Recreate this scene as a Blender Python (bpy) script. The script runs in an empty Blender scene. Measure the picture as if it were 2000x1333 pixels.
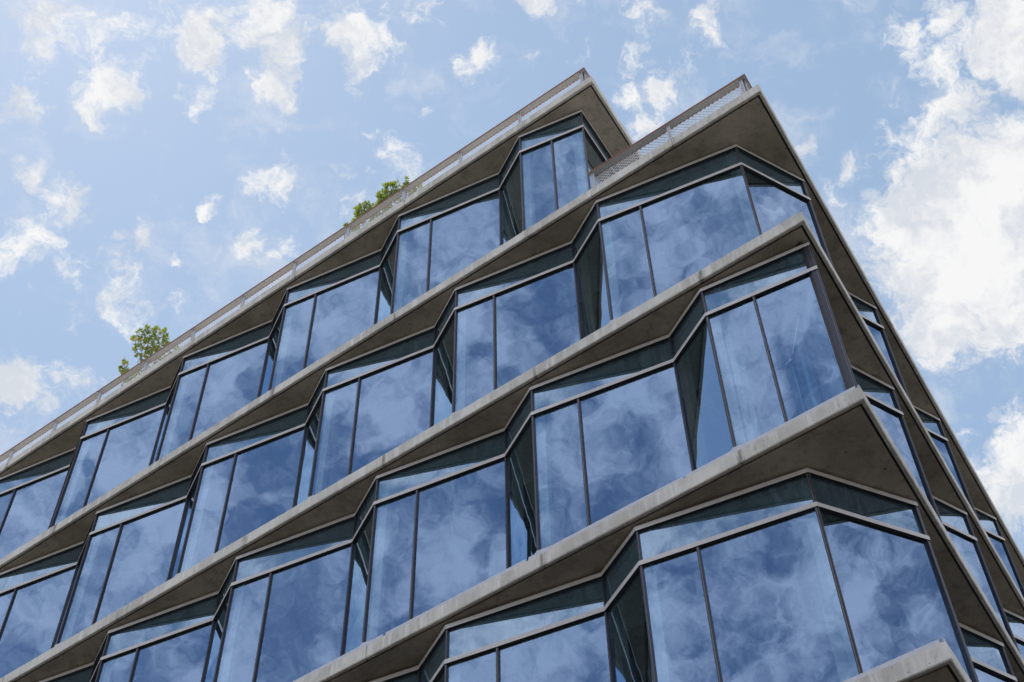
import bpy, bmesh, math, random
from mathutils import Vector, Matrix
random.seed(7)
R = math.radians
sc = bpy.context.scene
C = sc.collection

# ------------------------------------------------------------------ camera
CZ = 1.65                                   # eye height above the pavement
cd = bpy.data.cameras.new('camera'); cam = bpy.data.objects.new('camera', cd); C.objects.link(cam)
cd.sensor_width = 36.0; cd.lens = 2746.6 * 36 / 2000; cd.clip_start = 0.1; cd.clip_end = 3000
_r = Vector((0.99967, 0.02056, -0.01569)); _u = Vector((0.02586, -0.79473, 0.60641)); _w = Vector((0.0, 0.60662, 0.795))
_u = _w.cross(_r) * -1
if _u.z < 0: _u = -_u
_u.normalize()
cam.matrix_world = Matrix(((_r.x, _u.x, -_w.x, 0), (_r.y, _u.y, -_w.y, 0), (_r.z, _u.z, -_w.z, CZ), (0, 0, 0, 1)))
sc.camera = cam

# ------------------------------------------------------------------ light
SUN_AZ, SUN_EL = R(-46), R(66)               # azimuth clockwise from +Y
SUN_DIR = Vector((math.sin(SUN_AZ) * math.cos(SUN_EL), math.cos(SUN_AZ) * math.cos(SUN_EL), math.sin(SUN_EL)))
sl = bpy.data.lights.new('sun', 'SUN'); sl.energy = 3.2; sl.angle = R(0.5); sl.color = (1.0, 0.95, 0.88)
so = bpy.data.objects.new('sun', sl); C.objects.link(so)
so.rotation_euler = SUN_DIR.to_track_quat('Z', 'Y').to_euler(); so.location = (30, 30, 60)
sc.view_settings.view_transform = 'Standard'; sc.view_settings.look = 'None'
sc.view_settings.exposure = 0.0; sc.view_settings.gamma = 1.0; sc.view_settings.use_curve_mapping = False
sc.cycles.max_bounces = 10; sc.cycles.glossy_bounces = 6; sc.cycles.transparent_max_bounces = 16
sc.cycles.diffuse_bounces = 4; sc.cycles.caustics_reflective = False; sc.cycles.caustics_refractive = False
sc.cycles.use_denoising = True; sc.cycles.use_adaptive_sampling = True; sc.cycles.sample_clamp_indirect = 6

# ------------------------------------------------------------------ sky with its clouds
# (direction x, y, z, angular radius, strength) of the puffs that make the clouds
CLOUDS = [(-0.2972, 0.389, 0.872, 0.0317, 1.0),
 (-0.302, 0.4063, 0.8624, 0.029, 0.9),
 (-0.2988, 0.4219, 0.856, 0.0211, 0.6),
 (-0.2673, 0.4268, 0.864, 0.038, 1.1),
 (-0.2653, 0.4422, 0.8568, 0.0185, 0.7),
 (-0.2826, 0.4184, 0.8632, 0.0238, 0.6),
 (-0.247, 0.4174, 0.8745, 0.0185, 0.5),
 (-0.2113, 0.405, 0.8896, 0.0396, 1.1),
 (-0.2222, 0.396, 0.891, 0.0264, 0.8),
 (-0.2026, 0.4229, 0.8832, 0.0238, 0.9),
 (-0.1636, 0.4006, 0.9015, 0.0396, 1.0),
 (-0.149, 0.4127, 0.8986, 0.0238, 0.8),
 (-0.1518, 0.4296, 0.8902, 0.0222, 1.0),
 (-0.1578, 0.4431, 0.8825, 0.0211, 1.0),
 (-0.1739, 0.426, 0.8879, 0.0185, 0.5),
 (-0.1036, 0.4099, 0.9062, 0.0317, 0.9),
 (-0.0936, 0.42, 0.9027, 0.0317, 1.0),
 (-0.1015, 0.4352, 0.8946, 0.0238, 0.9),
 (-0.1055, 0.4458, 0.8889, 0.0148, 0.5),
 (-0.08, 0.4302, 0.8992, 0.0185, 0.7),
 (-0.0876, 0.4047, 0.9103, 0.0211, 0.6),
 (-0.0514, 0.4072, 0.9119, 0.0201, 0.85),
 (-0.0217, 0.4376, 0.8989, 0.019, 0.95),
 (-0.0182, 0.4393, 0.8982, 0.0132, 0.6),
 (-0.3245, 0.4309, 0.842, 0.0238, 1.0),
 (-0.3159, 0.4384, 0.8414, 0.0185, 0.9),
 (-0.33, 0.4417, 0.8342, 0.0132, 0.6),
 (-0.2109, 0.4441, 0.8708, 0.0201, 0.95),
 (-0.2161, 0.4459, 0.8686, 0.0132, 0.5),
 (-0.321, 0.4847, 0.8136, 0.0264, 0.7),
 (-0.298, 0.4936, 0.8171, 0.0264, 0.95),
 (-0.2868, 0.4926, 0.8216, 0.0132, 0.5),
 (-0.321, 0.508, 0.7993, 0.0238, 0.8),
 (-0.3338, 0.5154, 0.7893, 0.0238, 0.9),
 (-0.3338, 0.469, 0.8177, 0.0158, 0.4),
 (-0.255, 0.3965, 0.8819, 0.0264, 0.4),
 (-0.2527, 0.4075, 0.8775, 0.0158, 0.4),
 (-0.2526, 0.5221, 0.8146, 0.0148, 0.85),
 (-0.2711, 0.5292, 0.804, 0.0179, 0.75),
 (-0.2633, 0.5379, 0.8008, 0.0158, 0.6),
 (-0.2956, 0.5362, 0.7906, 0.0185, 0.55),
 (-0.3046, 0.5243, 0.7952, 0.0116, 0.5),
 (-0.2285, 0.543, 0.808, 0.0106, 0.6),
 (-0.2094, 0.5131, 0.8324, 0.0127, 0.95),
 (-0.3194, 0.5384, 0.7798, 0.0106, 0.4),
 (-0.2708, 0.5596, 0.7833, 0.0238, 0.6),
 (-0.2606, 0.5514, 0.7925, 0.0185, 0.6),
 (-0.2631, 0.5724, 0.7767, 0.0211, 0.5),
 (-0.292, 0.5639, 0.7725, 0.0116, 0.6),
 (-0.2328, 0.5647, 0.7918, 0.0127, 0.7),
 (-0.3309, 0.5527, 0.7648, 0.0095, 0.4),
 (-0.3239, 0.5737, 0.7523, 0.0264, 0.4),
 (-0.3336, 0.593, 0.7328, 0.0327, 1.1),
 (-0.3245, 0.6032, 0.7286, 0.0185, 0.8),
 (-0.3009, 0.5952, 0.7451, 0.0238, 0.8),
 (-0.3394, 0.5782, 0.742, 0.0158, 0.5),
 (-0.3149, 0.588, 0.745, 0.0106, 0.5),
 (-0.1682, 0.5036, 0.8474, 0.0222, 0.95),
 (-0.1747, 0.4938, 0.8519, 0.0158, 0.5),
 (-0.1618, 0.5135, 0.8427, 0.0158, 0.8),
 (-0.1549, 0.5157, 0.8427, 0.0116, 0.4),
 (-0.1638, 0.4857, 0.8586, 0.0127, 0.5),
 (-0.1576, 0.4679, 0.8696, 0.0116, 0.4),
 (-0.173, 0.4648, 0.8684, 0.0084, 0.3),
 (-0.1771, 0.5418, 0.8216, 0.0211, 0.85),
 (-0.1628, 0.536, 0.8284, 0.0185, 0.7),
 (-0.174, 0.5511, 0.8161, 0.0158, 0.6),
 (-0.1527, 0.5446, 0.8247, 0.0116, 0.4),
 (-0.1188, 0.4992, 0.8583, 0.0137, 0.6),
 (-0.1209, 0.5067, 0.8536, 0.0095, 0.4),
 (-0.1127, 0.5212, 0.846, 0.0211, 0.55),
 (-0.0977, 0.5054, 0.8573, 0.0106, 0.5),
 (-0.0721, 0.4932, 0.8669, 0.0253, 0.75),
 (-0.0877, 0.4798, 0.873, 0.0148, 0.5),
 (-0.0577, 0.4909, 0.8693, 0.0158, 0.4),
 (-0.0621, 0.4673, 0.8819, 0.0095, 0.4),
 (0.0924, 0.4102, 0.9073, 0.0185, 0.5),
 (0.048, 0.4309, 0.9011, 0.0211, 0.3),
 (0.0449, 0.4089, 0.9115, 0.0264, 0.3),
 (0.0939, 0.4399, 0.8931, 0.0201, 0.8),
 (0.0852, 0.4338, 0.897, 0.0116, 0.4),
 (0.108, 0.4443, 0.8893, 0.0211, 0.6),
 (0.0866, 0.4651, 0.881, 0.0158, 0.85),
 (0.1008, 0.4617, 0.8813, 0.0179, 0.8),
 (0.09, 0.4775, 0.874, 0.0158, 0.9),
 (0.1079, 0.4568, 0.883, 0.0132, 0.7),
 (0.1255, 0.4423, 0.8881, 0.0158, 0.6),
 (0.1445, 0.4104, 0.9004, 0.0169, 0.9),
 (0.1463, 0.4228, 0.8943, 0.0179, 1.0),
 (0.1411, 0.4323, 0.8906, 0.0116, 0.6),
 (0.129, 0.439, 0.8892, 0.0127, 0.4),
 (0.1064, 0.4084, 0.9066, 0.0158, 0.4),
 (0.0835, 0.4213, 0.9031, 0.0137, 0.3),
 (0.0158, 0.4369, 0.8994, 0.0116, 0.4),
 (0.0583, 0.4497, 0.8912, 0.0106, 0.2),
 (0.1805, 0.4187, 0.89, 0.0106, 0.75),
 (0.2031, 0.4903, 0.8476, 0.0132, 0.6),
 (0.0184, 0.4039, 0.9146, 0.0158, 0.6),
 (0.294, 0.397, 0.8695, 0.0238, 0.9),
 (0.3343, 0.4073, 0.8499, 0.0396, 1.2),
 (0.3196, 0.418, 0.8504, 0.0264, 1.0),
 (0.3383, 0.4304, 0.8369, 0.0317, 1.1),
 (0.2629, 0.4121, 0.8724, 0.0264, 0.55),
 (0.2731, 0.4293, 0.8609, 0.0238, 0.6),
 (0.2907, 0.4334, 0.853, 0.0222, 0.85),
 (0.2791, 0.4181, 0.8645, 0.0158, 0.5),
 (0.2575, 0.449, 0.8557, 0.0211, 0.4),
 (0.2771, 0.4634, 0.8417, 0.0158, 0.6),
 (0.2709, 0.4776, 0.8358, 0.0238, 0.85),
 (0.2578, 0.4716, 0.8433, 0.0148, 0.6),
 (0.29, 0.4723, 0.8324, 0.0238, 0.85),
 (0.3023, 0.4559, 0.8371, 0.0264, 0.9),
 (0.3175, 0.445, 0.8374, 0.0238, 0.9),
 (0.2547, 0.4884, 0.8346, 0.0148, 0.5),
 (0.235, 0.4964, 0.8357, 0.0185, 0.6),
 (0.2283, 0.5091, 0.8299, 0.0238, 0.7),
 (0.2449, 0.5074, 0.8262, 0.0185, 0.55),
 (0.2482, 0.5159, 0.8199, 0.0238, 0.7),
 (0.3123, 0.5074, 0.8031, 0.0686, 1.3),
 (0.2807, 0.5207, 0.8063, 0.0528, 1.2),
 (0.2612, 0.5349, 0.8035, 0.037, 1.1),
 (0.3367, 0.4833, 0.8081, 0.0475, 1.2),
 (0.3399, 0.5258, 0.7797, 0.0581, 1.3),
 (0.2964, 0.5472, 0.7827, 0.0581, 1.3),
 (0.2894, 0.5793, 0.762, 0.0238, 1.2),
 (0.3211, 0.5628, 0.7617, 0.0422, 1.2),
 (0.3393, 0.5649, 0.7521, 0.0317, 1.1),
 (0.3143, 0.586, 0.7469, 0.0238, 1.0),
 (0.2961, 0.5642, 0.7707, 0.0317, 1.1),
 (0.3356, 0.5873, 0.7365, 0.0116, 0.5),
 (0.238, 0.5465, 0.803, 0.0238, 0.7),
 (0.2349, 0.5292, 0.8153, 0.0211, 0.7),
 (0.2478, 0.5569, 0.7928, 0.0185, 0.6),
 (0.2249, 0.5214, 0.8232, 0.0158, 0.5),
 (0.3078, 0.5926, 0.7444, 0.0132, 0.6),
 (0.3271, 0.636, 0.6989, 0.0343, 1.1),
 (0.3349, 0.6518, 0.6805, 0.0396, 1.2),
 (0.3121, 0.6314, 0.7098, 0.0185, 0.6),
 (0.3194, 0.6576, 0.6823, 0.0238, 1.0),
 (0.3382, 0.626, 0.7026, 0.029, 1.0),
 (0.3317, 0.6718, 0.6624, 0.0264, 0.9),
 (0.252, 0.6287, 0.7357, 0.0132, 0.3),
 (0.2947, 0.6071, 0.738, 0.0084, 0.3)]

SKY_STRENGTH = 0.12
w = bpy.data.worlds.new('World'); sc.world = w; w.use_nodes = True
nt = w.node_tree; nt.nodes.clear()
def N(tree, typ, **kw):
    n = tree.nodes.new(typ)
    for k, v in kw.items():
        if k == 'ins':
            for i, val in v.items(): n.inputs[i].default_value = val
        else: setattr(n, k, v)
    return n
def LK(tree, a, b): tree.links.new(a, b)
def mth(tree, op, a, b=None, clamp=False):
    n = N(tree, 'ShaderNodeMath', operation=op, use_clamp=clamp)
    for i, v in enumerate((a, b)):
        if v is None: continue
        if isinstance(v, (int, float)): n.inputs[i].default_value = v
        else: LK(tree, v, n.inputs[i])
    return n.outputs[0]
def mrange(tree, v, a, b, c=0.0, d=1.0, smooth=True):
    n = N(tree, 'ShaderNodeMapRange', interpolation_type='SMOOTHSTEP' if smooth else 'LINEAR')
    LK(tree, v, n.inputs[0])
    for i, x in zip((1, 2, 3, 4), (a, b, c, d)): n.inputs[i].default_value = x
    return n.outputs[0]
def mixc(t, f, a, b, blend='MIX'):
    n = N(t, 'ShaderNodeMix', data_type='RGBA', blend_type=blend)
    if isinstance(f, (int, float)): n.inputs[0].default_value = f
    else: LK(t, f, n.inputs[0])
    for i, v in ((6, a), (7, b)):
        if isinstance(v, tuple): n.inputs[i].default_value = v + ((1,) if len(v) == 3 else ())
        else: LK(t, v, n.inputs[i])
    return n.outputs[2]
def build_world():
    t = nt
    out = N(t, 'ShaderNodeOutputWorld')
    tc = N(t, 'ShaderNodeTexCoord')
    nrm = N(t, 'ShaderNodeVectorMath', operation='NORMALIZE'); LK(t, tc.outputs['Generated'], nrm.inputs[0])
    d = nrm.outputs[0]
    sky = N(t, 'ShaderNodeTexSky', sky_type='NISHITA')
    sky.sun_disc = False; sky.sun_elevation = SUN_EL; sky.sun_rotation = SUN_AZ
    sky.air_density = 1.0; sky.dust_density = 0.5; sky.ozone_density = 1.6; sky.altitude = 100
    def noise(scale, detail, rough, vec, dist=0.0, lac=2.0):
        n = N(t, 'ShaderNodeTexNoise'); n.inputs['Scale'].default_value = scale; n.inputs['Detail'].default_value = detail
        n.inputs['Roughness'].default_value = rough; n.inputs['Distortion'].default_value = dist; n.inputs['Lacunarity'].default_value = lac
        LK(t, vec, n.inputs['Vector']); return n
    # domain warp
    wn = noise(26, 4, 0.6, d)
    sub = N(t, 'ShaderNodeVectorMath', operation='SUBTRACT'); LK(t, wn.outputs['Color'], sub.inputs[0]); sub.inputs[1].default_value = (.5, .5, .5)
    scl = N(t, 'ShaderNodeVectorMath', operation='SCALE'); LK(t, sub.outputs[0], scl.inputs[0]); scl.inputs['Scale'].default_value = 0.045
    add = N(t, 'ShaderNodeVectorMath', operation='ADD'); LK(t, d, add.inputs[0]); LK(t, scl.outputs[0], add.inputs[1])
    dw = add.outputs[0]
    acc = None
    for (x, y, z, rad, s) in CLOUDS:
        dn = N(t, 'ShaderNodeVectorMath', operation='DISTANCE'); LK(t, dw, dn.inputs[0]); dn.inputs[1].default_value = (x, y, z)
        m = mrange(t, dn.outputs['Value'], 0.0, rad * (1.3 if s < 1.15 else 1.5), s if s < 1.15 else s * 1.3, 0.0)
        acc = m if acc is None else mth(t, 'MAXIMUM', acc, m)
    sep = N(t, 'ShaderNodeSeparateXYZ'); LK(t, d, sep.inputs[0])
    # the rest of the sky dome, behind and beside the viewer, carries a broken deck of clouds
    deck_mask = mrange(t, sep.outputs['Y'], 0.30, 0.02)
    big = noise(16.0, 9, 0.64, dw, 0.0)
    deck = mrange(t, big.outputs['Fac'], 0.37, 0.64)
    deck = mth(t, 'MULTIPLY', deck, deck_mask)
    fine = noise(30, 12, 0.68, dw, 0.12)
    fz = mth(t, 'MULTIPLY', mth(t, 'SUBTRACT', fine.outputs['Fac'], 0.5), 4.2)
    shape = mth(t, 'ADD', acc, mth(t, 'MULTIPLY', fz, mrange(t, acc, 0.0, 0.35)))
    puff = mrange(t, shape, 0.20, 1.15)
    # thin veil
    veil = noise(15, 8, 0.62, dw, 0.4)
    vf = mth(t, 'MULTIPLY', mrange(t, veil.outputs['Fac'], 0.46, 0.70), 0.40)
    dens = mth(t, 'MAXIMUM', mth(t, 'MAXIMUM', puff, mth(t, 'MULTIPLY', deck, 0.84)), vf)
    # self shading of the clouds: thick parts a little greyer, thin rims bright
    sh = noise(20, 10, 0.64, dw, 0.1)
    tone = mrange(t, sh.outputs['Fac'], 0.36, 0.58)
    ccol = N(t, 'ShaderNodeMix', data_type='RGBA'); LK(t, tone, ccol.inputs[0])
    ccol.inputs[6].default_value = (0.68, 0.72, 0.79, 1); ccol.inputs[7].default_value = (0.93, 0.93, 0.93, 1)
    skys = N(t, 'ShaderNodeMix', data_type='RGBA', blend_type='MULTIPLY'); skys.inputs[0].default_value = 1.0
    LK(t, sky.outputs[0], skys.inputs[6]); skys.inputs[7].default_value = (SKY_STRENGTH,) * 3 + (1,)
    # high thin haze that pales the blue
    hz = N(t, 'ShaderNodeMix', data_type='RGBA'); hz.inputs[7].default_value = HAZE_COL
    LK(t, mrange(t, sep.outputs['Y'], -0.15, 0.45, HAZE_BACK, HAZE_FRONT), hz.inputs[0])
    LK(t, skys.outputs[2], hz.inputs[6])
    lit = N(t, 'ShaderNodeVectorMath', operation='SCALE'); LK(t, mixc(t, mrange(t, sep.outputs['Y'], 0.35, -0.1), ccol.outputs[2], (0.90, 0.865, 0.92)), lit.inputs[0]); LK(t, mrange(t, sep.outputs['Y'], 0.35, -0.1, 1.0, 1.45), lit.inputs['Scale'])
    mix = N(t, 'ShaderNodeMix', data_type='RGBA'); LK(t, dens, mix.inputs[0]); LK(t, hz.outputs[2], mix.inputs[6]); LK(t, lit.outputs[0], mix.inputs[7])
    bg = N(t, 'ShaderNodeBackground'); bg.inputs['Strength'].default_value = 1.0
    LK(t, mix.outputs[2], bg.inputs[0]); LK(t, bg.outputs[0], out.inputs[0])
HAZE_COL = (0.46, 0.64, 0.88, 1); HAZE_FRONT = 0.6; HAZE_BACK = 0.22
build_world()
w.cycles.sampling_method = 'MANUAL'; w.cycles.sample_map_resolution = 512

# ------------------------------------------------------------------ building frame of reference
U = Vector((-0.81710, 0.57650)); NO = Vector((-0.57650, -0.81710))   # along the front to the left, and outward
O1 = Vector((0.23696, 13.87351)); L = 3.10416; V = Vector((2.11645, -0.96312))
HZ = 24.93225 + CZ; TD = 0.60452; D = 4.0
O = {1: O1, 2: Vector((1.52235, 12.96671)), 3: Vector((2.79536, 12.06736)), 4: Vector((1.52235, 12.96671)), 5: Vector((2.79536, 12.06736))}
NB = 9
def P(k, i): return O[k] + U * L * (i - 1)
def Q(k, i): return P(k, i + 1) + V
def front(a, n): return O1 + U * a + NO * n              # a metres along, n metres outward
RDIR = Vector((0.505, 0.863)).normalized()
RS = Vector((1.6295, 2.772)); RD = Vector((math.cos(R(33)), math.sin(R(33)))); RN = Vector((-RD.y, RD.x))
def soffit(k): return HZ + 0.08 - D * (k - 1)            # underside of slab k
TH = 0.235                                               # slab edge height
CORNER_A = {1: -1.865, 2: -4.957, 3: -4.957, 4: -4.957, 5: -4.957, 6: -4.957}
LEFT_A = 27.5

# ------------------------------------------------------------------ materials
def new_mat(name):
    m = bpy.data.materials.new(name); m.use_nodes = True
    t = m.node_tree; t.nodes.clear(); return m, t
def coords(t, rot=0.0, scale=(1, 1, 1)):
    g = N(t, 'ShaderNodeNewGeometry')
    mp = N(t, 'ShaderNodeMapping'); mp.inputs['Rotation'].default_value = (0, 0, rot); mp.inputs['Scale'].default_value = scale
    LK(t, g.outputs['Position'], mp.inputs['Vector']); return mp.outputs[0]
def tnoise(t, vec, scale, detail=6, rough=0.6, dist=0.0):
    n = N(t, 'ShaderNodeTexNoise'); n.inputs['Scale'].default_value = scale; n.inputs['Detail'].default_value = detail
    n.inputs['Roughness'].default_value = rough; n.inputs['Distortion'].default_value = dist; LK(t, vec, n.inputs['Vector']); return n.outputs['Fac']
def principled(t, color, rough=0.5, metal=0.0, spec=0.5, bump=None, bs=0.3, bd=0.01):
    o = N(t, 'ShaderNodeOutputMaterial'); b = N(t, 'ShaderNodeBsdfPrincipled')
    if isinstance(color, tuple): b.inputs['Base Color'].default_value = color + (1,)
    else: LK(t, color, b.inputs['Base Color'])
    if isinstance(rough, (int, float)): b.inputs['Roughness'].default_value = rough
    else: LK(t, rough, b.inputs['Roughness'])
    b.inputs['Metallic'].default_value = metal; b.inputs['Specular IOR Level'].default_value = spec
    if bump is not None:
        bp = N(t, 'ShaderNodeBump'); bp.inputs['Strength'].default_value = bs; bp.inputs['Distance'].default_value = bd
        LK(t, bump, bp.inputs['Height']); LK(t, bp.outputs[0], b.inputs['Normal'])
    LK(t, b.outputs[0], o.inputs[0]); return b
ANG = math.atan2(U.y, U.x)
def concrete_fascia():
    m, t = new_mat('weathered_edge_concrete')
    c = coords(t); cs = coords(t, 0, (1, 1, 0.10))
    base = mixc(t, mrange(t, tnoise(t, c, 1.1, 6, 0.6), 0.35, 0.68), (0.54, 0.52, 0.465), (0.74, 0.72, 0.655))
    streak = mrange(t, tnoise(t, cs, 9.0, 8, 0.7), 0.46, 0.66)
    col = mixc(t, mth(t, 'MULTIPLY', streak, 0.85), base, (0.80, 0.79, 0.76))
    dark = mrange(t, tnoise(t, coords(t, 0, (1, 1, 0.22)), 14.0, 9, 0.75, 0.4), 0.52, 0.72)
    col = mixc(t, mth(t, 'MULTIPLY', dark, mrange(t, tnoise(t, c, 0.9, 2, 0.5), 0.42, 0.62, 0.15, 0.8)), col, (0.17, 0.16, 0.14))
    sx = N(t, 'ShaderNodeSeparateXYZ'); LK(t, coords(t, -ANG), sx.inputs[0])
    fj = mth(t, 'ABSOLUTE', mth(t, 'SUBTRACT', mth(t, 'FRACT', mth(t, 'DIVIDE', sx.outputs['X'], 3.05)), 0.5))
    col = mixc(t, mrange(t, fj, 0.0012, 0.0030, 0.7, 0.0), col, (0.15, 0.145, 0.13))
    col = mixc(t, mth(t, 'MULTIPLY', mrange(t, fj, 0.004, 0.03, 1.0, 0.0), mrange(t, tnoise(t, cs, 20.0, 4, 0.7), 0.45, 0.6)), col, (0.26, 0.25, 0.225))
    pit = N(t, 'ShaderNodeTexVoronoi'); pit.inputs['Scale'].default_value = 9.0; LK(t, c, pit.inputs['Vector'])
    pits = mrange(t, pit.outputs['Distance'], 0.05, 0.10, 1.0, 0.0)
    col = mixc(t, mth(t, 'MULTIPLY', pits, 0.7), col, (0.06, 0.055, 0.05))
    principled(t, col, 0.85, 0, 0.3, tnoise(t, c, 40, 6, 0.7), 0.35, 0.01); return m
def concrete_soffit():
    m, t = new_mat('board_formed_soffit_concrete')
    c = coords(t, -ANG)
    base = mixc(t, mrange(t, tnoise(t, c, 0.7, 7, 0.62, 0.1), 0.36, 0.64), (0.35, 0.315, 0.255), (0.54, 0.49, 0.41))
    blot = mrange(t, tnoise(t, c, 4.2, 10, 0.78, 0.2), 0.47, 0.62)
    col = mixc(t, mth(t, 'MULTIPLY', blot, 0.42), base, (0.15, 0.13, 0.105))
    lt = mrange(t, tnoise(t, coords(t, -ANG, (0.35, 1.6, 1)), 3.0, 9, 0.75, 0.3), 0.53, 0.66)
    col = mixc(t, mth(t, 'MULTIPLY', lt, 0.6), col, (0.45, 0.42, 0.36))
    sx = N(t, 'ShaderNodeSeparateXYZ'); LK(t, c, sx.inputs[0])
    # joints of the formwork sheets
    def joint(v, pitch, wd):
        f = mth(t, 'FRACT', mth(t, 'DIVIDE', v, pitch)); a = mth(t, 'ABSOLUTE', mth(t, 'SUBTRACT', f, 0.5))
        return mrange(t, a, wd / pitch, wd * 2.2 / pitch, 1.0, 0.0)
    j = mth(t, 'MAXIMUM', joint(sx.outputs['X'], 2.44, 0.006), joint(sx.outputs['Y'], 1.22, 0.005))
    j = mth(t, 'MULTIPLY', j, mrange(t, tnoise(t, c, 1.7, 3, 0.6), 0.42, 0.6))
    col = mixc(t, mth(t, 'MULTIPLY', j, 0.75), col, (0.46, 0.43, 0.37))
    pit = N(t, 'ShaderNodeTexVoronoi'); pit.inputs['Scale'].default_value = 3.3; LK(t, c, pit.inputs['Vector'])
    col = mixc(t, mth(t, 'MULTIPLY', mrange(t, pit.outputs['Distance'], 0.035, 0.06, 1.0, 0.0), 0.8), col, (0.04, 0.035, 0.03))
    principled(t, col, 0.8, 0, 0.35, tnoise(t, c, 18, 7, 0.7), 0.25, 0.01); return m
def simple(name, col, rough=0.5, metal=0.0, var=0.12, scale=12):
    m, t = new_mat(name); c = coords(t)
    f = mrange(t, tnoise(t, c, scale, 5, 0.6), 0.3, 0.7)
    a = tuple(v * (1 - var) for v in col); b = tuple(min(1, v * (1 + var)) for v in col)
    principled(t, mixc(t, f, a, b), rough, metal, 0.5); return m
def glass(name, refl, trans, fac, dust_lift):
    m, t = new_mat(name)
    o = N(t, 'ShaderNodeOutputMaterial'); c = coords(t)
    gl = N(t, 'ShaderNodeBsdfAnisotropic') if False else N(t, 'ShaderNodeBsdfGlossy')
    gl.inputs['Color'].default_value = refl + (1,); gl.inputs['Roughness'].default_value = 0.0
    bp = N(t, 'ShaderNodeBump'); bp.inputs['Strength'].default_value = 0.22; bp.inputs['Distance'].default_value = 0.02
    LK(t, tnoise(t, c, 0.7, 2, 0.5), bp.inputs['Height'])
    fr_ = N(t, 'ShaderNodeFresnel'); fr_.inputs[0].default_value = 1.5
    LK(t, mixc(t, mrange(t, fr_.outputs[0], 0.06, 0.30, 0, 1, False), refl, (0.64, 0.81, 0.98)), gl.inputs['Color'])
    oi = N(t, 'ShaderNodeObjectInfo'); wn_ = N(t, 'ShaderNodeTexWhiteNoise', noise_dimensions='1D'); LK(t, oi.outputs['Random'], wn_.inputs['W'])
    sb = N(t, 'ShaderNodeVectorMath', operation='SUBTRACT'); LK(t, wn_.outputs['Color'], sb.inputs[0]); sb.inputs[1].default_value = (.5, .5, .5)
    sk = N(t, 'ShaderNodeVectorMath', operation='SCALE'); LK(t, sb.outputs[0], sk.inputs[0]); sk.inputs['Scale'].default_value = 0.030
    ad = N(t, 'ShaderNodeVectorMath', operation='ADD'); LK(t, bp.outputs[0], ad.inputs[0]); LK(t, sk.outputs[0], ad.inputs[1])
    nz = N(t, 'ShaderNodeVectorMath', operation='NORMALIZE'); LK(t, ad.outputs[0], nz.inputs[0]); LK(t, nz.outputs[0], gl.inputs['Normal'])
    tr = N(t, 'ShaderNodeBsdfTransparent'); tr.inputs[0].default_value = trans + (1,)
    lw = N(t, 'ShaderNodeFresnel'); lw.inputs[0].default_value = 1.5
    f = mrange(t, lw.outputs[0], 0.06, 0.5, fac, 0.95, False)
    mx = N(t, 'ShaderNodeMixShader'); LK(t, f, mx.inputs[0]); LK(t, tr.outputs[0], mx.inputs[1]); LK(t, gl.outputs[0], mx.inputs[2])
    df = N(t, 'ShaderNodeBsdfDiffuse'); df.inputs[0].default_value = (0.22, 0.38, 0.50, 1)  # bluish dust colour, also lifting the shaded reflections in the transoms
    cs = coords(t, 0, (1, 1, 0.12))
    du = mth(t, 'MULTIPLY', mrange(t, tnoise(t, cs, 16, 8, 0.75), 0.42, 0.75), dust_lift)
    du = mth(t, 'ADD', du, dust_lift * 0.45)
    m2 = N(t, 'ShaderNodeMixShader'); LK(t, du, m2.inputs[0]); LK(t, mx.outputs[0], m2.inputs[1]); LK(t, df.outputs[0], m2.inputs[2])
    LK(t, m2.outputs[0], o.inputs[0]); return m
def leaf_mat(name, c1, c2):
    m, t = new_mat(name); o = N(t, 'ShaderNodeOutputMaterial')
    oi = tnoise(t, coords(t), 16.0, 3, 0.6)
    col = mixc(t, mrange(t, oi, 0.35, 0.65), c1, c2)
    df = N(t, 'ShaderNodeBsdfDiffuse'); LK(t, col, df.inputs[0])
    tl = N(t, 'ShaderNodeBsdfTranslucent'); LK(t, mixc(t, 0.5, col, (0.45, 0.55, 0.04)), tl.inputs[0])
    gl = N(t, 'ShaderNodeBsdfGlossy'); gl.inputs['Roughness'].default_value = 0.35; gl.inputs[0].default_value = (.8, .85, .8, 1)
    m1 = N(t, 'ShaderNodeMixShader'); m1.inputs[0].default_value = 0.6; LK(t, df.outputs[0], m1.inputs[1]); LK(t, tl.outputs[0], m1.inputs[2])
    m2 = N(t, 'ShaderNodeMixShader'); m2.inputs[0].default_value = 0.07; LK(t, m1.outputs[0], m2.inputs[1]); LK(t, gl.outputs[0], m2.inputs[2])
    LK(t, m2.outputs[0], o.inputs[0]); return m
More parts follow.
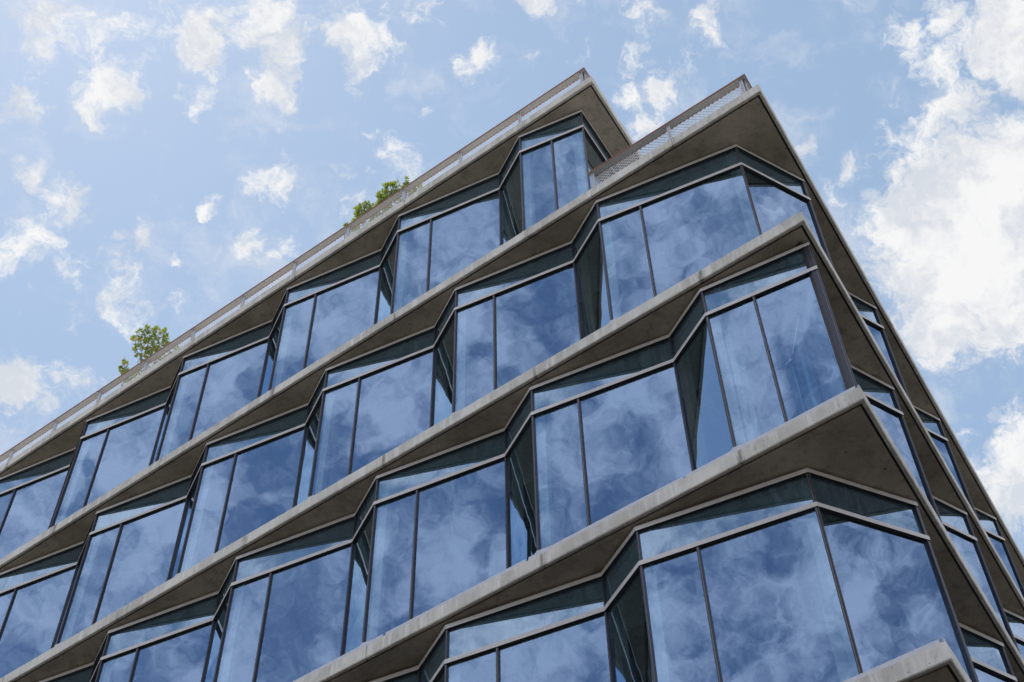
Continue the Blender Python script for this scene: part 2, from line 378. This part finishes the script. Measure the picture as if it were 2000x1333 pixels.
M = dict(
    fascia=concrete_fascia(), soffit=concrete_soffit(),
    fin=simple('satin_anodised_fin', (0.60, 0.58, 0.57), 0.45, 0.1, 0.06),
    under=simple('shade_black', (0.018, 0.018, 0.02), 0.5, 0.0),  # black standing in for shade under fins and in recesses; also the blocking panel
    mull=simple('dark_blue_grey_mullion', (0.05, 0.055, 0.075), 0.38, 0.4, 0.1),
    sill=simple('pale_galvanised_flashing', (0.55, 0.56, 0.60), 0.45, 0.3, 0.06),
    pane=glass('blue_coated_vision_glass', (0.41, 0.615, 0.94), (0.78, 0.96, 1.0), 0.44, 0.010),
    tpane=glass('dusty_lifted_transom_glass', (0.43, 0.60, 0.80), (0.45, 0.75, 0.80), 0.60, 0.17),
    ceil=simple('painted_ceiling', (0.85, 0.85, 0.83), 0.8), core=simple('inner_wall', (0.22, 0.23, 0.24), 0.8),
    post=simple('galvanised_post', (0.50, 0.52, 0.55), 0.5, 0.3, 0.08), wire=simple('bright_mesh_wire', (0.80, 0.81, 0.83), 0.5, 0.0),
    rail_under=simple('grey_rail_underside', (0.44, 0.43, 0.41), 0.7, 0, 0.15, 25), wood=simple('red_brown_hardwood', (0.30, 0.085, 0.035), 0.5, 0, 0.25, 30),
    bark=simple('brown_twig', (0.10, 0.07, 0.045), 0.8), paving=simple('pavement_concrete', (0.52, 0.47, 0.40), 0.9, 0, 0.15, 2), asphalt=simple('asphalt', (0.06, 0.06, 0.06), 0.9, 0, 0.25, 3),
    lobby=simple('lobby_stone', (0.25, 0.24, 0.22), 0.6), leaf=leaf_mat('green_leaf', (0.05, 0.11, 0.014), (0.26, 0.33, 0.03)), young=leaf_mat('reddish_young_leaf', (0.50, 0.17, 0.08), (0.50, 0.36, 0.08)))

# ------------------------------------------------------------------ mesh helpers
class MB:
    def __init__(s): s.v = []; s.f = []; s.m = []
    def face(s, pts, mi=0):
        n = len(s.v); s.v += [tuple(p) for p in pts]; s.f.append(tuple(range(n, n + len(pts)))); s.m.append(mi)
    def box8(s, b, t, mi=0):
        """b, t: four bottom and four top points, same order"""
        n = len(s.v); s.v += [tuple(p) for p in b] + [tuple(p) for p in t]
        for q in ((3, 2, 1, 0), (4, 5, 6, 7), (0, 1, 5, 4), (1, 2, 6, 5), (2, 3, 7, 6), (3, 0, 4, 7)):
            s.f.append(tuple(n + i for i in q)); s.m.append(mi)
    def quadbox(s, p, z0, z1, mi=0):
        s.box8([(a.x, a.y, z0) for a in p], [(a.x, a.y, z1) for a in p], mi)
    def tube(s, pts, r0, r1, seg=6, mi=0):
        rings = []
        for i, p in enumerate(pts):
            p = Vector(p); d = (Vector(pts[min(i + 1, len(pts) - 1)]) - Vector(pts[max(i - 1, 0)])).normalized()
            a = d.orthogonal().normalized(); b = d.cross(a); rr = r0 + (r1 - r0) * i / (len(pts) - 1); n = len(s.v)
            for j in range(seg):
                an = 2 * math.pi * j / seg; s.v.append(tuple(p + a * math.cos(an) * rr + b * math.sin(an) * rr))
            rings.append(n)
        for a, b in zip(rings, rings[1:]):
            for j in range(seg):
                s.f.append((a + j, a + (j + 1) % seg, b + (j + 1) % seg, b + j)); s.m.append(mi)
    def build(s, name, mats, parent=None, recalc=True):
        me = bpy.data.meshes.new(name); me.from_pydata(s.v, [], s.f)
        for m in (mats if isinstance(mats, (list, tuple)) else [mats]): me.materials.append(m)
        me.polygons.foreach_set('material_index', s.m)
        if recalc:
            bm = bmesh.new(); bm.from_mesh(me); bmesh.ops.recalc_face_normals(bm, faces=bm.faces); bm.to_mesh(me); bm.free()
        me.update(); o = bpy.data.objects.new(name, me); C.objects.link(o); o.parent = parent; return o
def thing(name, label, cat, loc, group=None):
    o = bpy.data.objects.new(name, None); C.objects.link(o); o.location = loc
    o['label'] = label; o['category'] = cat
    if group: o['group'] = group
    return o
def offset(pts, d):
    """offset an open polyline to its left (into the building)"""
    out = []
    for i, p in enumerate(pts):
        ns = []
        if i > 0: t = (p - pts[i - 1]).normalized(); ns.append(Vector((-t.y, t.x)))
        if i < len(pts) - 1: t = (pts[i + 1] - p).normalized(); ns.append(Vector((-t.y, t.x)))
        if len(ns) == 1: out.append(p + ns[0] * d)
        else:
            b = (ns[0] + ns[1]).normalized(); out.append(p + b * (d / max(0.2, b.dot(ns[0]))))
    return out

# ------------------------------------------------------------------ the building
bld = thing('office_building', 'concrete and blue glass office block with sawtooth window bays between cantilevered floor slabs', 'building', (0, 0, 0))

def slab_outline(k):
    c = front(CORNER_A[k], 0.10); l = front(LEFT_A, 0.10); rt = c + RDIR * (26 if k > 1 else 22)
    return [l, c, rt]
def build_slab(k):
    rnd = random.Random(k * 13)
    o0 = slab_outline(k); z0 = soffit(k); z1 = z0 + TH
    o1 = offset(o0, 0.012); o2 = offset(o0, 0.055); o3 = offset(o0, 0.090); oc = offset(o0, 12.0)
    mb = MB()
    for e in range(2):
        n = max(8, int((o0[e + 1] - o0[e]).length / 0.22))
        lj = [0.0] * (n + 1)
        jit = [(rnd.uniform(-.0045, .0045) if 0 < i < n else 0, rnd.uniform(-.003, .003) if 0 < i < n else 0) for i in range(n + 1)]
        for i in range(n):
            def pt(line, j, z): 
                f = j / n; p = line[e].lerp(line[e + 1], f); return (p.x, p.y, z)
            a, b = i, i + 1
            za, zb = z1 + jit[a][0], z1 + jit[b][0]; ya, yb = z0 + jit[a][1], z0 + jit[b][1]
            mb.face([pt(o0, a, ya + .012), pt(o0, b, yb + .012), pt(o0, b, zb - .01), pt(o0, a, za - .01)], 0)     # fascia
            mb.face([pt(o0, a, za - .01), pt(o0, b, zb - .01), pt(o1, b, z1), pt(o1, a, z1)], 0)                 # worn arris
            mb.face([pt(o1, a, z0), pt(o1, b, z0), pt(o0, b, yb + .012), pt(o0, a, ya + .012)], 0)
            mb.face([pt(o2, a, z0), pt(o2, b, z0), pt(o1, b, z0), pt(o1, a, z0)], 0)                             # drip ledge
            mb.face([pt(o2, a, z0 + .035), pt(o2, b, z0 + .035), pt(o2, b, z0), pt(o2, a, z0)], 1)
            mb.face([pt(o3, a, z0 + .035), pt(o3, b, z0 + .035), pt(o2, b, z0 + .035), pt(o2, a, z0 + .035)], 2)  # groove bed, its shade painted in as black
            mb.face([pt(o3, a, z0), pt(o3, b, z0), pt(o3, b, z0 + .035), pt(o3, a, z0 + .035)], 1)
            mb.face([pt(oc, a, z0), pt(oc, b, z0), pt(o3, b, z0), pt(o3, a, z0)], 1)                             # soffit
            mb.face([pt(o1, a, z1), pt(o1, b, z1), pt(oc, b, z1), pt(oc, a, z1)], 0)                             # top
    s = mb.build('floor_slab', [M['fascia'], M['soffit'], M['under']], bld, False)
    if k > 1:
        h = {2: 0.012, 3: 0.02, 4: 0.06, 5: 0.055, 6: 0.055}[k]
        a = offset(o0, 0.014); b = offset(o0, 0.10); f = MB()
        lim = 0.0
        for e in range(2):
            if k == 2: pass
            n = max(1, int((a[e + 1] - a[e]).length / 2.4))
            for i in range(n):
                g0 = i / n; g1 = (i + 1) / n - 0.0015
                f.quadbox([a[e].lerp(a[e + 1], g0), a[e].lerp(a[e + 1], g1), b[e].lerp(b[e + 1], g1), b[e].lerp(b[e + 1], g0)], z1 + .002, z1 + h)
        f.build('edge_flashing', M['sill'], s)
    return s
for k in range(1, 7): build_slab(k)

CEND = {1: Vector((1.499, 13.321)), 2: Vector((3.891, 11.916)), 3: Vector((4.325, 11.280)), 4: Vector((3.649, 12.010)), 5: Vector((4.325, 11.280))}
def glass_line(k):
    """vertices left to right; kinds of the segments that follow each vertex"""
    pts, kinds = [], []
    for i in range(NB, 0, -1):
        pts.append(P(k, i)); kinds.append('bay')
        if i > 1: pts.append(Q(k, i - 1)); kinds.append('return')
    pts.append(CEND[k])
    if k == 1:
        for j in range(1, 7): kinds.append('side'); pts.append(CEND[1] + Vector((0.510, 0.860)) * 3.2 * j)
    else:
        n = 7
        if k in (2, 4): kinds.append('right_bay'); last = Vector((5.127, 12.655)); pts.append(last)
        else: last = CEND[k]
        for j in range(n):
            kinds.append('right_return'); pts.append(last + RN * 1.438)
            kinds.append('right_bay'); last = last + RS; pts.append(last)
    return pts, kinds
GLASS_OFF = 0.048
def build_floor(k, lower=False):
    pts, kinds = glass_line(k)
    hz = HZ - D * (k - 1); zt = hz - TD; ztop = soffit(k); zb = soffit(k + 1) + 0.44; zs = soffit(k + 1) + TH + .002
    def sharp(j):
        if j <= 0 or j >= len(pts) - 1: return False
        t0 = (pts[j] - pts[j - 1]).normalized(); t1 = (pts[j + 1] - pts[j]).normalized()
        return t0.dot(t1) < 0.1 and t0.x * t1.y - t0.y * t1.x > 0
    cache = {}
    def lines(i, d):
        """the two ends of face i moved d inwards: mitred at shallow corners, butted at sharp ones"""
        if d not in cache: cache[d] = offset(pts, d)
        o = cache[d]; p0, p1 = o[i], o[i + 1]; t = (pts[i + 1] - pts[i]).normalized(); n = Vector((-t.y, t.x))
        if sharp(i): p0 = pts[i] + t * 0.08 + n * d
        if sharp(i + 1): p1 = pts[i + 1] + n * d
        return p0, p1
    for i, kd in enumerate(kinds):
        a, b = pts[i], pts[i + 1]; t = (b - a).normalized(); ln = (b - a).length
        if ln < 0.05: continue
        fr = MB()
        def quad(d0, d1, s0=None, s1=None):
            a0, b0 = lines(i, d0); a1, b1 = lines(i, d1)
            def at(p, s): return p + t * ((a + t * s - p).dot(t))
            if s0 is not None: a0, a1 = at(a0, s0), at(a1, s0)
            if s1 is not None: b0, b1 = at(b0, s1), at(b1, s1)
            return [a0, b0, b1, a1]
        # projecting fins at head and transom: pale front, underside shade painted in as black
        for zc in (hz, zt):
            n = len(fr.f); fr.quadbox(quad(0, .036), zc - .038, zc + .036, 0)
            fr.m[n] = 1
        fr.quadbox(quad(.035, .09), hz + .0365, ztop - .003, 1)     # black strip painted in for the shadow gap under the slab
        fr.quadbox(quad(.030, .060), hz - .046, hz - .0385, 1)  # black strips that widen the shade painted under the fins
        fr.quadbox(quad(.030, .060), zt - .046, zt - .0385, 1)
        main = kd in ('bay', 'side', 'right_bay')
        acute = sharp(i) and t.dot((pts[i] - pts[i - 1]).normalized()) < -.5
        wa = {'bay': 0.034, 'return': 0.010, 'side': .036, 'right_bay': .03}.get(kd, .012)                                 # stile at the start, at the end
        wb = {'bay': 0.010, 'return': 0.020, 'right_return': .012, 'right_bay': .036}.get(kd, 0.036)
        if kd == 'bay' and i == 2 * NB - 2: wb = .040
        for (z0, z1) in ((zb, zt - .047), (zt + .036, hz - .047)):
            if not acute: fr.quadbox(quad(.014, .047, None, wa), z0, z1, 2)
            fr.quadbox(quad(.014, .047, ln - wb, None), z0, z1, 2)
            if main:
                fr.quadbox(quad(.007, .014, wa * .45, wa * .70), z0, z1, 3)
                if wb > .035: fr.quadbox(quad(.007, .014, ln - wb * .70, ln - wb * .45), z0, z1, 3)
        mx = None
        if kd == 'bay': mx = 0.776 if i < 2 * NB - 2 else {1: 0.69, 2: 0.763, 3: 0.74, 4: 0.775, 5: .74}[k]
        if kd == 'side': mx = ln / 2
        if mx:
            fr.quadbox(quad(.014, .047, mx - .019, mx + .019), zb, zt - .047, 2)
            fr.quadbox(quad(.007, .014, mx - .006, mx + .006), zb, zt - .047, 3)
        if sharp(i + 1):
            t1 = (pts[i + 2] - pts[i + 1]).normalized(); n0 = Vector((-t.y, t.x)); n1 = Vector((-t1.y, t1.x)); v = pts[i + 1]
            d_ = t1.dot(t)
            cp = [v + n0 * .014 - t * .035, v + n0 * .014 + t1 * .004, v + t1 * .09 + n1 * .004, v + t1 * .09 + n1 * .036] if d_ < -.5 else [v + n0 * .014 - t * .01, v + n0 * .014 + t1 * .004, v + t1 * .085 + n1 * .012, v + t1 * .085 + n1 * .07, v + n0 * .07 - t * .02]
            for (z0, z1) in ((zb, zt - .047), (zt + .036, hz - .047)):
                nn = len(fr.v); fr.v += [(q.x, q.y, z0) for q in cp] + [(q.x, q.y, z1) for q in cp]
                lc = len(cp)
                for q in range(lc): fr.f.append((nn + q, nn + (q + 1) % lc, nn + lc + (q + 1) % lc, nn + lc + q)); fr.m.append(2)
        if kd == 'right_return':                                  # added unseen black panel: blocks the sky showing through both panes
            o_ = (.030, .034) if acute else (.058, .064)
            fr.quadbox(quad(o_[0], o_[1], .085 if sharp(i) else 0, None), zb, ztop - .006, 1)
        name = 'window' if main else 'side_window'
        wobj = fr.build(name, [M['fin'], M['under'], M['mull'], M['mull2']], bld)
        def pane(nm, s0, s1, z0, z1, mat):
            p = MB(); q = quad(.045, .046, s0, s1); q0, q1 = q[0], q[1]
            p.face([(q0.x, q0.y, z0), (q1.x, q1.y, z0), (q1.x, q1.y, z1), (q0.x, q0.y, z1)])
            p.build(nm, mat, wobj, False)
        lo = .02 + ((.16 if acute else .08) if sharp(i) else 0); hi = ln - .02
        pane('transom_pane', lo, hi, zt + .03, hz - .05, M['tpane'])
        if mx: pane('pane', lo, mx - .01, zb - .01, zt - .05, M['pane']); pane('pane', mx + .01, hi, zb - .01, zt - .05, M['pane'])
        else: pane('pane', lo, hi, zb - .01, zt - .05, M['pane'])
        sm = MB(); sm.quadbox(quad(.004, .10), zs + .062, zb); sm.build('sill', M['sill'], wobj)
    # inside: light perimeter ceiling, posts added to give pale bands at corners, inner wall
    o0 = slab_outline(k); cz = ztop - .02
    inn = offset(pts, GLASS_OFF + .16)
    m = MB(); ic = pts.index(CEND[k]); cc = offset(o0, 1.75)[1]
    for j in range(ic):
        a, b = inn[j], inn[j + 1]
        if j + 1 == ic: b = pts[ic] + (cc - pts[ic]).normalized() * .3
        def deep(p, q):
            return front((p - O1).dot(U), -1.65) if q is None else q
        m.face([(q.x, q.y, cz) for q in (deep(a, None), deep(b, cc if j + 1 == ic else None), b, a)])
    # along the right hand side
    rb = offset(o0, 2.2 if k > 1 else 2.0); b = pts[ic] + (cc - pts[ic]).normalized() * .3
    m.face([(q.x, q.y, cz) for q in (cc, rb[1] + RDIR * 18, rb[1] + RDIR * 18 - Vector((-RDIR.y, RDIR.x)) * .5, b)])
    m.build('ceiling_edge', M['ceil'], bld)
    cw = offset(o0, 6.5); m = MB()
    for e in range(2): m.face([(cw[e].x, cw[e].y, zs), (cw[e + 1].x, cw[e + 1].y, zs), (cw[e + 1].x, cw[e + 1].y, ztop - .004), (cw[e].x, cw[e].y, ztop - .004)])
    m.build('inner_wall', M['core'], bld)
    for i in range(1, len(pts) - 1):
        c = inn[i]; h = 0.07; m = MB()
        if sharp(i): continue
        if (pts[i] - pts[i - 1]).length < .05: continue
        tt = (pts[i + 1] - pts[i]).normalized(); nn = Vector((-tt.y, tt.x))
        m.quadbox([c - tt * h - nn * 0.02, c + tt * h - nn * 0.02, c + tt * h + nn * .1, c - tt * h + nn * .1], zs, ztop - .004)
        m.build('inner_post', M['ceil'], bld)
M['mull2'] = simple('mullion_nib', (0.16, 0.15, 0.16), 0.4, 0.4)
for k in (1, 2, 3, 4, 5): build_floor(k)
# the storeys below the frame: closed wall, columns and an end wall, so that the block stands on the ground
m = MB(); o0 = slab_outline(6); iw = offset(o0, 1.6)
for e in range(2): m.face([(iw[e].x, iw[e].y, 0.0), (iw[e + 1].x, iw[e + 1].y, 0.0), (iw[e + 1].x, iw[e + 1].y, soffit(6) - .003), (iw[e].x, iw[e].y, soffit(6) - .003)])
m.build('lobby_wall', M['lobby'], bld)
for j in range(5):
    m = MB(); c = front(-3.4 + 6.2 * j, -0.7)
    m.tube([(c.x, c.y, 0), (c.x, c.y, soffit(6) - .004)], .3, .3, 20)
    m.build('column', M['fascia'], bld)
m = MB(); e0 = front(LEFT_A - .15, -0.5); e1 = front(LEFT_A - .15, -11.5); e2 = front(LEFT_A - .45, -11.5); e3 = front(LEFT_A - .45, -0.5)
for k in range(1, 6): m.quadbox([e0, e1, e2, e3], soffit(k + 1) + TH + .003, soffit(k) - .003)
m.build('end_wall', M['lobby'], bld)

# ------------------------------------------------------------------ railings
def expanded_mesh(p0, p1, z0, z1, tw):
    """diamond mesh of thin strands between two plan points"""
    mb = MB(); t = (p1 - p0); ln = t.length; t.normalize(); n = Vector((-t.y, t.x))
    cw, ch = 0.085, 0.048
    nx = int(ln / cw); nz = int((z1 - z0) / ch)
    for j in range(nz):
        za = z0 + j * ch
        for i in range(nx):
            s = i * cw + (cw / 2 if j % 2 else 0)
            for (sa, sb, zz0, zz1) in ((s, s + cw / 2, za, za + ch), (s + cw / 2, s + cw, za + ch, za)):
                a = p0 + t * sa; b = p0 + t * sb
                mb.face([(a.x, a.y, zz0 - tw), (b.x, b.y, zz1 - tw), (b.x, b.y, zz1 + tw), (a.x, a.y, zz0 + tw)])
                aa = a + n * tw * 2; bb = b + n * tw * 2
                mb.face([(a.x, a.y, zz0 - tw), (b.x, b.y, zz1 - tw), (bb.x, bb.y, zz1 - tw), (aa.x, aa.y, zz0 - tw)])
    return mb
def railing(k, line, posts, h):
    """line: outer edge of the hand board in plan, left to right"""
    zt = soffit(k) + TH; zr = zt + h
    inn = offset(line, 0.152); tr = offset(line, 0.012); mb = MB()
    for e in range(len(line) - 1):
        n0 = len(mb.f); mb.quadbox([line[e], line[e + 1], inn[e + 1], inn[e]], zr, zr + .030, 1)
        n0 = len(mb.f); mb.quadbox([tr[e], tr[e + 1], offset(line, .126)[e + 1], offset(line, .126)[e]], zr - .012, zr - .0005, 0)
    rail = mb.build('railing', [M['rail_under'], M['wood']], bld)
    pl = offset(line, 0.045)
    for (e, s) in posts:
        t = (line[e + 1] - line[e]).normalized(); n = Vector((-t.y, t.x)); c = pl[e] + t * ((line[e] + t * s - pl[e]).dot(t))
        m = MB(); h2 = 0.035
        m.quadbox([c - t * h2, c + t * h2, c + t * h2 + n * .012, c - t * h2 + n * .012], zt, zr - .013)
        m.quadbox([c - t * .006, c + t * .006, c + t * .006 + n * .07, c - t * .006 + n * .07 ], zt, zr - .014)
        m.quadbox([c - t * .05 - n * .01, c + t * .05 - n * .01, c + t * .05 + n * .07, c - t * .05 + n * .07], zt - .002, zt + .012)
        m.build('post', M['post'], rail)
    ml = offset(line, 0.125)
    for e in range(len(line) - 1):
        m = expanded_mesh(ml[e], ml[e + 1], zt + .05, zr - .02, .0028 if k == 1 else .0052); m.build('wire_mesh', M['wire'], rail, False)
        m = MB(); b0 = offset(line, .118); b1 = offset(line, .136)
        m.quadbox([b0[e], b0[e + 1], b1[e + 1], b1[e]], zt + .03, zt + .05); m.build('bottom_rail', M['post'], rail)
c1 = front(-1.60, -0.135)
ln1 = [front(26.5, -0.135), c1, c1 + RDIR * 20]
railing(1, ln1, [(0, 26.5 - a) for a in (-1.48, 0.08, 1.64, 3.19, 4.76, 6.33, 7.90, 9.46, 11.01, 12.56, 14.09, 15.66, 17.2, 18.8, 20.4, 22.0, 23.6, 25.2)] + [(1, .13 + 1.6 * j) for j in range(12)], 1.035)
c2 = front(-4.72, -0.15)
ln2 = [front(-1.40, -0.15), c2, c2 + RDIR * 20]
railing(2, ln2, [(0, s) for s in (0.06, 1.70, 3.20)] + [(1, .13 + 1.6 * j) for j in range(12)], 1.03)

# ------------------------------------------------------------------ shrubs on the roof terrace
def inpoly(a, z, poly):
    c = False; n = len(poly)
    for i in range(n):
        (x1, y1), (x2, y2) = poly[i], poly[(i + 1) % n]
        if (y1 > z) != (y2 > z) and a < (x2 - x1) * (z - y1) / (y2 - y1) + x1: c = not c
    return c
def shrub(label, polys, roots, count, seed, young=0.15, leaf=0.078, group=None):
    rnd = random.Random(seed); zt = soffit(1) + TH
    r0 = front(roots[0], -0.75)
    sh = thing('shrub', label, 'shrub', (r0.x, r0.y, zt), group)
    fo = MB(); st = MB()
    inv = Vector((r0.x, r0.y, zt))
    def loc(a, n, z): p = front(a, n); return Vector((p.x, p.y, zt + z)) - inv
    tips = []
    for poly, share, thick in polys:
        xs = [p[0] for p in poly]; zs_ = [p[1] for p in poly]; c = 0
        while c < count * share:
            a = rnd.uniform(min(xs), max(xs)); z = rnd.uniform(min(zs_), max(zs_))
            if inpoly(a, z, poly):
                n = rnd.uniform(-thick, thick)
                # keep the outline: shift with depth as seen along the sight line
                tips.append(loc(a + n * -1.65, -0.7 + n, z - n * 2.4)); c += 1
    hubs = []
    for rt in roots:
        base = loc(rt, -0.75, 0.0)
        near = [p for p in tips]
        cen = sum(near, Vector()) / len(near)
        for j in range(5):
            tgt = rnd.choice(near); pts = [base.lerp(tgt, f) + Vector((rnd.uniform(-.06, .06), rnd.uniform(-.06, .06), 0)) * (f > 0) for f in (0, .3, .55, .8)]
            st.tube(pts, .016, .006, 6); hubs += pts[1:]
    for tp in tips:
        hb = min(hubs, key=lambda q: (q - tp).length + (0.4 if q.z > tp.z else 0))
        mid = hb.lerp(tp, .5) + Vector((rnd.uniform(-.04, .04), rnd.uniform(-.04, .04), rnd.uniform(-.02, .05)))
        st.tube([hb, mid, tp], .005, .0025, 4); hubs.append(mid) if rnd.random() < .5 else None
        up = ((tp - mid).normalized() + Vector((0, 0, .9)) + Vector((rnd.uniform(-.5, .5), rnd.uniform(-.5, .5), 0))).normalized()
        mi = 1 if rnd.random() < young else 0
        side = up.orthogonal().normalized(); nl = rnd.randint(7, 11)
        for q in range(nl):
            an = q * 2.4 + rnd.uniform(-.3, .3); tilt = rnd.uniform(.35, 1.35)
            d = (up * math.cos(tilt) + (Matrix.Rotation(an, 3, up) @ side) * math.sin(tilt)).normalized()
            ll = leaf * rnd.uniform(.7, 1.3); wd = ll * rnd.uniform(.16, .23)
            s = d.cross(up); s = (s if s.length > .1 else d.orthogonal()).normalized(); nn = s.cross(d)
            b = tp - up * rnd.uniform(0, .05)
            p = [b, b + d * ll * .45 + s * wd + nn * ll * .04, b + d * ll - nn * ll * .10, b + d * ll * .45 - s * wd + nn * ll * .04]
            fo.face([p[0], p[1], p[2]], mi if q < 6 else 0); fo.face([p[0], p[2], p[3]], mi if q < 6 else 0)
    st.build('stem', M['bark'], sh); fo.build('foliage', [M['leaf'], M['young']], sh, False)
PA = [(12.86, 3.92), (12.58, 4.18), (12.21, 3.97), (11.7, 3.5), (11.49, 3.4), (11.25, 2.79), (11.08, 2.24), (11.24, 2.06), (11.57, 2.11), (11.71, 1.97), (12.2, 2.35), (12.46, 3.0)]
PAl = [(10.67, 1.98), (10.51, 1.65), (11.43, 1.55), (12.15, 1.78), (12.04, 2.02), (11.2, 2.03)]
PAs = [(12.96, 2.72), (12.91, 3.06), (12.66, 2.82), (12.5, 2.36), (12.67, 2.23)]
PAs2 = [(12.09, 1.94), (11.93, 1.62), (12.4, 1.59), (12.58, 1.9)]
PB = [(5.19, 2.38), (5.18, 2.82), (5.09, 2.95), (4.84, 2.83), (4.72, 2.71), (4.58, 2.41), (4.45, 2.51), (4.47, 2.98), (4.31, 2.92), (4.27, 3.06), (4.08, 2.99), (3.9, 2.81), (3.79, 2.52), (3.73, 2.21), (4.1, 2.17), (4.71, 2.19), (5.01, 2.17)]
PBs = [(3.72, 2.46), (3.65, 2.8), (3.56, 2.57), (3.55, 2.16), (3.65, 2.03)]
PBl = [(3.17, 1.91), (3.19, 1.67), (4.07, 1.75), (4.83, 1.82), (5.29, 1.87), (5.19, 2.05), (4.4, 2.06), (3.65, 2.03)]
PBs2 = [(5.48, 2.52), (5.4, 2.44), (5.32, 2.15), (5.42, 2.25)]
shrub('tall round leafy shrub with reddish young leaves above the left part of roof railing', [(PA, .8, .12), (PAl, .2, .1)], [11.2, 11.7], 230, 3, .2)
shrub('small thin sprig with dark leaves left of the tall round shrub on the roof terrace', [(PAs, .55, .06), (PAs2, .45, .06)], [12.4], 40, 5, .15)
shrub('wide yellow green shrub sloping along behind the railing near the middle of the roof edge', [(PB, .68, .1), (PBl, .32, .1)], [4.2, 4.8], 240, 8, .05)
shrub('narrow upright sprig just right of the wide yellow green shrub on the roof', [(PBs, 1, .05)], [3.5], 24, 11, .15)
shrub('tiny leafy tip at the left end of the wide yellow green shrub on the roof', [(PBs2, 1, .03)], [5.4], 4, 12, .0)

# ------------------------------------------------------------------ ground
def sheet(name, x0, y0, x1, y1, z, mat):
    m = MB(); m.face([(x0, y0, z), (x1, y0, z), (x1, y1, z), (x0, y1, z)]); o = m.build(name, mat, None, False); o['kind'] = 'structure'; return o
sheet('ground', -900, -900, 900, 900, -0.13, M['paving'])  # kept pale to bounce more light onto the upper soffits
sheet('road', -900, -38, 900, -2, -0.126, M['asphalt'])  # unseen street, made wide and dark to weaken bounce on the low soffits
m = MB(); m.box8([(-45, -2, -.125), (45, -2, -.125), (45, 50, -.125), (-45, 50, -.125)], [(-45, -2, 0), (45, -2, 0), (45, 50, 0), (-45, 50, 0)])
o = m.build('pavement', simple('dark_paver', (0.05, 0.047, 0.042), 0.9, 0, 0.2, 2), None); o['kind'] = 'structure'  # unseen, darkened to weaken the bounce near the building
